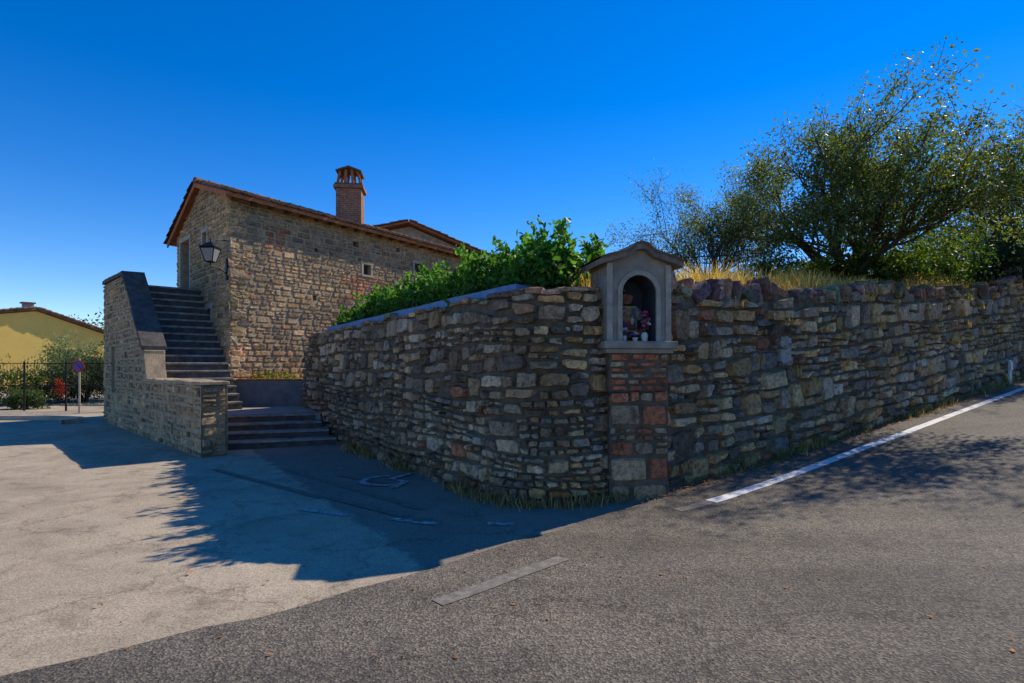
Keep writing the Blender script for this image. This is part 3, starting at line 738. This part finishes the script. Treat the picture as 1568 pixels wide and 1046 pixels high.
for s in hs:
    p=WP.at(s); n=WP.nor(s); f=(s-sP0)/(sCor-sP0)
    hh=.30+.5*min(1,f*2.6)+.07*math.sin(s*3)+.05*math.sin(s*7.3); wd=.42
    c=(p.x-n.x*1.02,p.y-n.y*1.02,2.40+hh*.42)
    pts.append(blob(520,c,(wd,wd,hh*.5),100+k,.35)); k+=1
    for j in range(3):
        if rn.random()<.6:
            bx=p.x-n.x*rn.uniform(.7,1.3); by=p.y-n.y*rn.uniform(.7,1.3); ln=rn.uniform(.12,.38)*(.6+.7*f); lx=rn.gauss(0,.1)
            for q in range(18):
                t=q/18; pts.append(np.array([[bx+rn.gauss(0,.035)+t*lx,by+rn.gauss(0,.035),2.4+hh*.85+t*ln]]))
pts=np.concatenate(pts)
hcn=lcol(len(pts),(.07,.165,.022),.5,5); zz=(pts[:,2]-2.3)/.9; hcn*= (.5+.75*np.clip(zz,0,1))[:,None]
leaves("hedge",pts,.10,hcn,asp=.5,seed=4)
tree("laurel_shrub",(.95,8.2,2.35),5,.62,.016,2,10,.11,(.08,.18,.025),31,.9,.04,.06,clump=.4)
tree("laurel_shrub",(-.2,8.5,2.35),4,.6,.016,2,9,.11,(.075,.17,.025),32,.9,.04,.06,clump=.4)
tree("roadside_tree",(8.9,15.0,hz(8.9,15.0)-.1),10,3.1,.09,3,9,.088,(.115,.14,.038),45,1.0,.02,.15,nch=(1,2),maxl=66000,clump=.9)
tree("olive_tree",(5.9,16.5,hz(5.9,16.5)-.1),7,2.4,.055,3,8,.078,(.15,.18,.095),42,.6,.03,.16,nch=(1,2),maxl=30000,asp=.3,clump=.6)
tree("bare_tree",(17.6,20.0,hz(17.6,20.0)-.1),7,3.9,.09,3,1.6,.085,(.17,.14,.06),43,.75,.03,.13,nch=(1,2),maxl=14000)
def bushes(name,items,size,col,per,seed):
    P_=[];C_=[]
    for i,(u,dp,zc,rx,rz) in enumerate(items):
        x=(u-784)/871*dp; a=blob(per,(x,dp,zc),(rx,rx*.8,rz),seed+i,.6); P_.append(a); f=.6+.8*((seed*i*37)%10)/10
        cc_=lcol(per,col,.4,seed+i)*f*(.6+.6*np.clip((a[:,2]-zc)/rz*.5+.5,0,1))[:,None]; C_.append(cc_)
    leaves(name,np.concatenate(P_),size,np.concatenate(C_),seed=seed)
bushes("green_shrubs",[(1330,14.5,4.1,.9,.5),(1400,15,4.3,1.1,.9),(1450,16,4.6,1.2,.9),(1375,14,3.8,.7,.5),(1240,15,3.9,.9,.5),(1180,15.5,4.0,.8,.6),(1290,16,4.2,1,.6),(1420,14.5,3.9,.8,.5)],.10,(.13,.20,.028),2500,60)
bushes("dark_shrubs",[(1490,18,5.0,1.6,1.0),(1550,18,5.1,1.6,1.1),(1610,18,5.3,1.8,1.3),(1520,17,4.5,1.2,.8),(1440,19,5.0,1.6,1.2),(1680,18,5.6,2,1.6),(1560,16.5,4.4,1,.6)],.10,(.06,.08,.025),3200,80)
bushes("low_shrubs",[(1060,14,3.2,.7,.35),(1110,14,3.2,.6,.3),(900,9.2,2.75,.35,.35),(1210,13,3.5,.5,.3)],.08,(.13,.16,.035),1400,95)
# ------------------------------------------------------------ grass and litter
def blades(name,items,mat,seed,w=.008):
    r=random.Random(seed);V=[];Fc=[];C=[]
    for (x,y,z,h,c) in items:
        a=r.uniform(0,6.28); dx=math.cos(a)*w; dy=math.sin(a)*w; lx=r.gauss(0,.35)*h; ly=r.gauss(0,.35)*h; k=len(V)
        V+=[(x-dx,y-dy,z),(x+dx,y+dy,z),(x+dx*.7+lx*.4,y+dy*.7+ly*.4,z+h*.6),(x-dx*.7+lx*.4,y-dy*.7+ly*.4,z+h*.6),(x+lx,y+ly,z+h)]
        Fc+=[(k,k+1,k+2,k+3),(k+3,k+2,k+4)]; f=r.uniform(.6,1.3); C+=[tuple(q*f for q in c)]*5
    return mesh(name,V,Fc,mat,None,cols=C)
rn=random.Random(77); it=[]
for i in range(20000):
    s=rn.uniform(sR-1.2,WP.len-.5); p=WP.at(s); n=WP.nor(s); q=rn.uniform(.34,1.0) if rn.random()<.65 else rn.uniform(.3,4)
    dens=math.sin(s*2.3)+math.sin(s*.9+1)+(.8 if s<sR+2.5 else 0)
    if dens<-.2 and rn.random()<.65: continue
    x=p.x-n.x*q; y=p.y-n.y*q; it.append((x,y,hz(x,y)-.02,rn.uniform(.12,.46)*(.6+.35*max(0,dens)),(.60,.38,.13) if rn.random()<.85 else (.2,.21,.07)))
for j in range(30):
    s=rn.uniform(sR,WP.len-2); v=rn.uniform(.9,2.5); p=WP.at(s); n=WP.nor(s)
    for i in range(30):
        x=p.x+n.x*(.05-.055*v)+rn.gauss(0,.05); y=p.y+n.y*(.05-.055*v)+rn.gauss(0,.05); it.append((x,y,wz0(s)+v,rn.uniform(.04,.2),(.48,.31,.11)))
blades("dry_grass",it,M_dry,1)
it=[]
for i in range(6500):
    s=rn.uniform(sP0+.5,WP.len-1); p=WP.at(s); n=WP.nor(s); q=.02+abs(rn.gauss(0,.11))
    if math.sin(s*3.1)+math.sin(s*1.3)<-.1: continue
    x=p.x+n.x*q; y=p.y+n.y*q; it.append((x,y,gz(x,y)-.01,rn.uniform(.03,.2),(.16,.14,.06) if rn.random()<.5 else (.36,.26,.12)))
blades("wall_foot_weeds",it,M_dry,2)
pts=[]
for i in range(9500):
    s=rn.uniform(sR-1.0,WP.len-.5); p=WP.at(s); n=WP.nor(s); q=.04+abs(rn.gauss(0,.16)); x=p.x+n.x*q; y=p.y+n.y*q; pts.append((x,y,gz(x,y)+.012+rn.uniform(0,.02)))
for i in range(350):
    x=rn.uniform(-7,6); y=rn.uniform(3,9); pts.append((x,y,gz(x,y)+.01))
pts=np.array(pts); leaves("fallen_leaves",pts[:],.042,lcol(len(pts),(.45,.22,.08),.5,9),mat=M_dry,flat=1,asp=.6,seed=9)

# ------------------------------------------------------------ roadside shrine
sh_=empty("roadside_shrine")
F=Fr((1.50,6.72,0),(.97,.2),(.2,-.97))
base_z=1.888
HW=.405
def roofz(x):
    xs_=[0,.07,.12,.17,.43,.52]; zs=[3.0,2.985,2.94,2.905,2.835,2.80]; return float(np.interp(abs(x),xs_,zs))
RA=.215; SPR=2.454
def archz(x): return SPR+math.sqrt(max(0,RA*RA-x*x))
xs_=sorted(set([-HW,-.34,-.28]+[RA*-math.cos(math.pi*i/16) for i in range(17)]+[.28,.34,HW]+[-.12,-.07,.07,.12]))
V=[];Fc=[]
def col(x,zb,y=0): V.append(F(x,y,zb)); V.append(F(x,y,roofz(x)-.035)); return len(V)-2
for x0,x1 in zip(xs_[:-1],xs_[1:]):
    inside=(abs((x0+x1)/2)<RA)
    a=col(x0,archz(x0) if inside else base_z); b=col(x1,archz(x1) if inside else base_z); Fc.append((a,b,b+1,a+1))
for sx in (-HW,HW):
    k=len(V); V+=[F(sx,0,base_z),F(sx,.55,base_z),F(sx,.55,roofz(HW)-.035),F(sx,0,roofz(HW)-.035)]; Fc.append((k,k+1,k+2,k+3))
k=len(V); V+=[F(-HW,.55,base_z),F(HW,.55,base_z),F(HW,.55,2.9),F(-HW,.55,2.9)]; Fc.append((k,k+1,k+2,k+3))
mesh("shrine_body",V,Fc,M_plaster,sh_)
arc=[(-RA,base_z)]+[(RA*-math.cos(math.pi*i/16),SPR+RA*math.sin(math.pi*i/16)) for i in range(17)]+[(RA,base_z)]
V=[F(x,0,z) for x,z in arc]+[F(x,.38,z) for x,z in arc]; n_=len(arc)
mesh("niche",V,[(i,i+1,n_+i+1,n_+i) for i in range(n_-1)]+[tuple(range(n_,2*n_))],M_niche,sh_)
ri=[(x,z) for x,z in arc]; ro=[(-RA-.055,base_z)]+[((RA+.055)*-math.cos(math.pi*i/16),SPR+(RA+.055)*math.sin(math.pi*i/16)) for i in range(17)]+[(RA+.055,base_z)]
y=-.02
V=[F(x,y,z) for x,z in ri]+[F(x,y,z) for x,z in ro]+[F(x,.0,z) for x,z in ro]+[F(x,.01,z) for x,z in ri]
Fc=[(i,i+1,n_+i+1,n_+i) for i in range(n_-1)]+[(n_+i,n_+i+1,2*n_+i+1,2*n_+i) for i in range(n_-1)]+[(3*n_+i,3*n_+i+1,i+1,i) for i in range(n_-1)]
M_pl2=simple("arch_plaster",(.46,.39,.31),(.26,.22,.175),7,.9,.5,.008,40)
mesh("arch_band",V,Fc,M_pl2,sh_)
for sx in (-1,1): fbox("pilaster_strip",F,min(sx*HW,sx*.335),max(sx*HW,sx*.335),-.022,0,base_z,2.80,M_pl2,sh_,.006)
bev(fbox("sill_slab",F,-.46,.46,-.09,.5,1.80,base_z,M_plaster,sh_),.012); bev(fbox("sill_moulding",F,-.42,.42,-.05,.5,1.745,1.80,M_plaster,sh_),.01)
rx=[-.52,-.43,-.30,-.17,-.12,-.07,-.035,0,.035,.07,.12,.17,.30,.43,.52]
V=[];Fc=[]
for y in (-.10,.60):
    for x in rx: V.append(F(x,y,roofz(x)-.035)); V.append(F(x,y,roofz(x)+.03))
n2=len(rx)*2
for i in range(len(rx)-1):
    a=2*i; Fc+=[(a,a+2,a+3,a+1),(n2+a+1,n2+a+3,n2+a+2,n2+a),(a+1,a+3,n2+a+3,n2+a+1),(a,n2+a,n2+a+2,a+2)]
Fc+=[(0,1,n2+1,n2),(n2-2,2*n2-2,2*n2-1,n2-1)]
mesh("shrine_roof",V,Fc,simple("shrine_roof_tile",(.28,.20,.14),(.12,.09,.07),9,.9,.6,.012,40),sh_)
V=[];Fc=[]
for x in rx: V.append(F(x,-.115,roofz(x)+.028)); V.append(F(x,-.115,roofz(x)+.055)); V.append(F(x,.62,roofz(x)+.06)); V.append(F(x,.62,roofz(x)+.03))
for i in range(len(rx)-1):
    for j in range(4): Fc.append((4*i+j,4*i+4+j,4*i+4+(j+1)%4,4*i+(j+1)%4))
mesh("roof_top_course",V,Fc,M_tile,sh_)
a=F(-.37,.0,0); b=F(.37,.0,0)
def pcol(s,v,rn):
    if rn.random()<.85: return (.50,.20,.12)
    return (.44,.36,.26)
def pcol2(s,v,rn): return rn.choice([(.48,.39,.26),(.40,.34,.26),(.52,.44,.31),(.46,.20,.13),(.38,.32,.25),(.46,.22,.14)])
pp_=Path([(a.x,a.y),(b.x,b.y)])
stone_wall("pier_bricks",pp_,lambda s:1.30,lambda s:.45,sh_,hb=(.065,.08),wb=(.16,.28),rel=(.004,.014),batter=.0,colf=pcol,seed=33,grid=4,split=(1,0,0),thick=.5,gap=.007,warp=0,jt=.006,asp=(3,4),fv=.2)
stone_wall("pier_blocks",pp_,lambda s:-.03,lambda s:1.33,sh_,hb=(.10,.32),wb=(.24,.5),rel=(.006,.03),batter=.0,colf=pcol2,seed=37,grid=6,split=(.85,.15,0),thick=.5,gap=.010,warp=.2,jt=.014,asp=(1.2,2.6))
def sm(n,c,r=.6): return simple(n,c,tuple(x*.75 for x in c),20,r,0)
M_gold=sm("gilded",(.55,.38,.10),.4); M_skin=sm("skin",(.5,.32,.22)); M_rob=sm("blue_mantle",(.06,.14,.42)); M_cr=sm("cream_cloth",(.6,.52,.38)); M_red=sm("red_petal",(.5,.03,.04)); M_pink=sm("pink_petal",(.62,.16,.3)); M_wp=sm("white_petal",(.75,.73,.7)); M_stem=sm("stem_green",(.05,.12,.03))
fbox("icon_panel",F,-.13,.13,.34,.36,2.02,2.34,M_gold,sh_,.006); fbox("icon_field",F,-.11,.11,.332,.34,2.04,2.32,sm("icon_field_blue",(.12,.2,.32)),sh_)
sph("icon_halo",F(0,.33,2.26),.062,M_gold,sh_,(1,.12,1)); sph("icon_veil",F(0,.325,2.25),.045,M_rob,sh_,(1,.4,1.15)); sph("icon_face",F(0,.31,2.25),.028,M_skin,sh_,(1,.6,1.25))
sph("icon_mantle",F(0,.325,2.13),.085,M_rob,sh_,(1,.3,1.0)); sph("icon_robe",F(.0,.312,2.12),.045,M_red,sh_,(1,.35,1.3)); sph("icon_child",F(.045,.30,2.15),.032,M_cr,sh_,(1,.5,1.5)); sph("icon_child_head",F(.045,.295,2.205),.018,M_skin,sh_)
rn=random.Random(8)
def flower(F,x,y,z,r,mat):
    V=[];Fc=[]
    c=F(x,y,z)
    for i in range(9):
        a=i*2.4; t=.25+.6*(i/9); d=Vector((math.cos(a)*t,math.sin(a)*t,1-t)).normalized(); s_=d.orthogonal().normalized(); k=len(V)
        V+=[c,c+d*r*.6+s_*r*.4,c+d*r,c+d*r*.6-s_*r*.4]; Fc.append((k,k+1,k+2,k+3))
    mesh("bloom",V,Fc,mat,sh_)
for (x,z,mt) in [(.10,2.2,M_pink),(.15,2.14,M_pink),(.13,2.24,M_pink),(.16,2.2,M_red),(.11,2.12,M_pink),(.17,2.10,M_wp),(.14,2.05,M_red),(.09,2.07,M_pink),(.02,1.98,M_wp),(.05,2.0,M_red),(-.03,1.97,M_rob),(.0,1.96,M_red),(-.14,2.02,M_wp),(-.11,2.0,M_pink),(.18,2.16,M_pink)]:
    for q in range(2): flower(F,x+rn.uniform(-.015,.015),.12+rn.uniform(-.03,.03),z+rn.uniform(-.012,.012),.034,mt)
tubes("vase",[(F(.13,.13,base_z),F(.13,.13,1.96),.03,.045),(F(.13,.13,1.96),F(.13,.13,2.0),.045,.03),(F(.02,.16,base_z),F(.02,.16,1.94),.025,.035),(F(-.12,.16,base_z),F(-.12,.16,1.96),.022,.03)],M_white,sh_,12)
tubes("stems",[(F(.13,.13,1.98),F(.13+rn.uniform(-.05,.05),.13,2.18),.003,.002) for i in range(9)],M_stem,sh_,4)

# ------------------------------------------------------------ wall lantern
lan=empty("wall_lantern"); lx,ly,lz=-7.42,14.0,4.38
def ring(z,r): return [Vector((lx+r*sx,ly+r*sy,z)) for sx,sy in ((-1,-1),(1,-1),(1,1),(-1,1))]
b0=ring(lz-.22,.09); b1=ring(lz+.10,.17); b2=ring(lz+.12,.20); b3=ring(lz+.25,.05)
mesh("panes",b0+b1,[(0,1,5,4),(1,2,6,5),(2,3,7,6),(3,0,4,7)],M_pane,lan)
sg=[(b0[i],b1[i],.014,.014) for i in range(4)]+[(b0[i],b0[(i+1)%4],.012,.012) for i in range(4)]+[(b1[i],b1[(i+1)%4],.015,.015) for i in range(4)]
sg+=[(Vector((lx,ly,lz+.23)),Vector((lx,ly,lz+.36)),.03,.008),(Vector((lx,ly,lz-.22)),Vector((lx,ly,lz-.32)),.025,.008)]
tubes("frame",sg,M_iron,lan)
mesh("cap",b2+b3,[(0,1,5,4),(1,2,6,5),(2,3,7,6),(3,0,4,7),(4,5,6,7),(3,2,1,0)],M_iron,lan)
w=Vector((HC.x-.05,HC.y+.02,lz-.1)); 
arm=[w,w.lerp(Vector((lx,ly,lz-.45)),.5)+Z*-.05,Vector((lx,ly,lz-.32))]
tubes("bracket",[(arm[0]-Z*.35,arm[1],.018,.016),(arm[1],arm[2],.016,.014),(w+Z*.5,Vector((lx,ly,lz+.34)),.014,.012)],M_iron,lan)
fbox("wall_plate",Fr((w.x,w.y-.02,lz-.6),(.7,-.7),(-.7,-.7)),-.08,.02,-.02,.05,0,.55,M_iron,lan)

# ------------------------------------------------------------ left background
yh=empty("yellow_house"); W_=13.2
F=Fr((-32.3-.6*W_,45-.8*W_,0),(.6,.8),(.8,-.6)); pk_=W_-4.2
V=[F(0,0,0),F(W_,0,0),F(W_,0,4.1),F(pk_,0,5.6),F(0,0,4.0)]; V+=[F(a,9,b) for a,b in ((0,0),(W_,0),(W_,4.1),(pk_,5.6),(0,4.0))]
mesh("walls",V,[(0,1,2,3,4),(9,8,7,6,5),(1,6,7,2),(0,4,9,5)],M_yellow,yh)
slab("roof_r",F(W_+.7,-.3,3.92),F(W_+.7,9.5,3.92),F(pk_,9.5,5.65),F(pk_,-.3,5.65),.15,M_tile,yh); slab("roof_l",F(-.7,9.5,3.9),F(-.7,-.3,3.9),F(pk_,-.3,5.65),F(pk_,9.5,5.65),.15,M_tile,yh)
tiles("roof_tiles_r",F(W_+.7,-.3,3.95),F(W_+.7,9.5,3.95),F(pk_,-.3,5.68),F(pk_,9.5,5.68),M_tile,yh,sp=.3,off=.15,r=.12,seed=8)
tiles("roof_tiles_l",F(-.7,-.3,3.93),F(-.7,9.5,3.93),F(pk_,-.3,5.68),F(pk_,9.5,5.68),M_tile,yh,sp=.3,off=.15,r=.12,seed=9)
fbox("chimney",F,pk_-.5,pk_+.1,1,1.5,5.3,6.2,M_cement,yh); fbox("chimney_cap",F,pk_-.6,pk_+.2,.9,1.6,6.2,6.3,M_tile,yh)
for i,x in enumerate((2.2,5.0,10.6)):
    fbox("window_%d"%i,F,x,x+.8,-.02,.1,1.7,2.8,M_glass,yh)
    for dx in (-.42,.82): fbox("shutter",F,x+dx,x+dx+.4,-.07,-.02,1.65,2.85,M_wood,yh)
    fbox("sill",F,x-.1,x+.9,-.12,-.02,1.55,1.65,M_white,yh)
fe=empty("iron_fence"); sg=[]
FA=Vector((-22,20.5,0)); FB=Vector((-14.2,20.0,0))
for i in range(6): c=FA.lerp(FB,i/5); sg.append((c,c+Z*1.75,.035,.035))
for z in (.2,.9,1.68): sg.append((FA+Z*z,FB+Z*z,.014,.014))
for i in range(60): c=FA.lerp(FB,i/60); sg.append((c+Z*.2,c+Z*1.68,.005,.005))
tubes("bars",sg,M_iron,fe,5)
tubes("posts_white",[(Vector((-14.0,19.6,0)),Vector((-14.0,19.6,1.55)),.05,.05),(Vector((-13.6,20.3,0)),Vector((-13.6,20.3,1.3)),.05,.05)],M_cement,fe,8)
sg_=empty("traffic_sign"); c=Vector((-14.6,19.2,0)); tubes("pole",[(c,c+Z*1.85,.03,.03)],M_cement,sg_,8)
def disc(nm,c,r,th,mat,par,n=24):
    V=[c+Vector((r*math.cos(6.2832*i/n),y,r*math.sin(6.2832*i/n))) for y in (0,th) for i in range(n)]
    return mesh(nm,V,[tuple(range(n)),tuple(range(2*n-1,n-1,-1))]+[(i,n+i,n+(i+1)%n,(i+1)%n) for i in range(n)],mat,par)
disc("sign_rim",c+Z*1.58+Vector((0,-.05,0)),.2,.012,M_red,sg_); disc("sign_face",c+Z*1.58+Vector((0,-.056,0)),.145,.005,M_rob,sg_)
tubes("sign_slash",[(c+Vector((-.1,-.06,1.68)),c+Vector((.1,-.06,1.48)),.018,.018)],M_red,sg_,4)
bushes("garden_shrubs",[(20,23,.7,1.0,.8),(60,24,.6,1.0,.7),(-40,23,.8,1.3,.9),(140,26,.9,1.0,.9),(100,25,.5,.8,.6),(35,21.2,.3,.6,.35),(170,27,.8,1,.8)],.10,(.12,.18,.045),2400,120)
bushes("red_flowering_shrub",[(92,21.5,.75,.25,.3)],.08,(.5,.03,.02),260,130)
tree("olive_tree",(-19.2,25.5,0),4,2.1,.08,2,26,.10,(.22,.25,.13),51,.45,.05,.2,maxl=12000)
tree("background_tree",(-17.6,27,0),5,3.0,.12,2,30,.12,(.08,.13,.04),53,.35,.03,.3,maxl=14000)
bushes("distant_trees",[(-60,70,3,8,4.5),(60,80,2.5,9,4.3),(170,75,3,8,4.8),(260,70,3,7,5.5),(-160,70,3,9,6)],.45,(.06,.09,.03),3000,140)
kb=[(-15.5,17.0),(-13.5,16.9),(-12.6,16.6),(-12.2,16.1),(-12.3,15.6)]
V=[];Fc=[]
kk=resample(kb,.3)
for i,p in enumerate(kk):
    q=kk[min(i+1,len(kk)-1)]; r_=kk[max(0,i-1)]; d=Vector((q[0]-r_[0],q[1]-r_[1])).normalized()
    for o,z in ((-.07,-.02),(-.07,.11),(.07,.11),(.07,-.02)): V.append((p[0]-d.y*o,p[1]+d.x*o,z))
for i in range(len(kk)-1):
    for j in range(3): Fc.append((4*i+j,4*i+4+j,4*i+5+j,4*i+1+j))
mesh("kerb",V,Fc,M_cement)
ra=empty("garden_railing"); sg=[]; A=Vector((2.6,10.4)); B=Vector((5.6,12.6))
n_=22
for i in range(n_+1):
    c=A.lerp(B,i/n_); z=hz(c.x,c.y); sg.append((v3(c,z),v3(c,z+.62),.007,.007))
for h in (.1,.58): sg.append((v3(A,hz(A.x,A.y)+h),v3(B,hz(B.x,B.y)+h),.010,.010))
tubes("bars",sg,M_iron,ra,5)
mp=empty("marker_post"); p=WP.at(sR+13.2); n=WP.nor(sR+13.2); F=Fr((p.x+n.x*.16,p.y+n.y*.16,gz(p.x,p.y)),WD,(n.x,n.y))
bev(fbox("post",F,-.07,.07,-.02,.03,0,.62,M_white,mp),.012); bev(fbox("plate",F,-.09,.09,-.035,-.022,.36,.58,M_white,mp),.006)
pts=blob(900,(-6.3,15.05,1.3),(.75,.2,.14),201,.3); cl=lcol(900,(.10,.18,.03),.4,3)
r=np.random.default_rng(3); m_=r.random(900)<.18; cl[m_]=np.array([.6,.28,.02]); m_=r.random(900)<.06; cl[m_]=np.array([.5,.03,.05])
leaves("planter_flowers",pts,.06,cl,seed=6)

# ------------------------------------------------------------ light
el=R(39.5); sd_=Vector((.768,.64)).normalized()
w=bpy.data.worlds.new("World"); sc.world=w; w.use_nodes=True; nt=w.node_tree
sky=nt.nodes.new("ShaderNodeTexSky"); sky.sky_type='NISHITA'; sky.sun_disc=False; sky.sun_elevation=el; sky.sun_rotation=math.atan2(sd_.x,sd_.y)
sky.air_density=1.0; sky.dust_density=0; sky.ozone_density=3.0; sky.altitude=1400
hs_=nt.nodes.new("ShaderNodeHueSaturation"); hs_.inputs["Saturation"].default_value=1.42; hs_.inputs["Value"].default_value=1.2; hs_.inputs["Hue"].default_value=.512
nt.links.new(sky.outputs[0],hs_.inputs["Color"]); nt.links.new(hs_.outputs[0],nt.nodes["Background"].inputs["Color"])
nt.nodes["Background"].inputs["Strength"].default_value=.15
sl_=bpy.data.lights.new("sun",'SUN'); sl_.energy=5; sl_.angle=R(.5); sl_.color=(1,.90,.74)
so_=bpy.data.objects.new("sun",sl_); COL.objects.link(so_)
T=Vector((-sd_.x*math.cos(el),-sd_.y*math.cos(el),-math.sin(el))); so_.rotation_euler=T.to_track_quat('-Z','Y').to_euler()
cam=bpy.data.cameras.new("camera"); cam.lens=20; cam.sensor_width=36; cam.shift_y=.0236; cam.clip_end=3000; cam.clip_start=.05
co_=bpy.data.objects.new("camera",cam); COL.objects.link(co_); co_.location=(0,0,1.6); co_.rotation_euler=(R(90),0,0); sc.camera=co_
sc.view_settings.view_transform='Standard'; sc.view_settings.look='None'; sc.view_settings.exposure=0
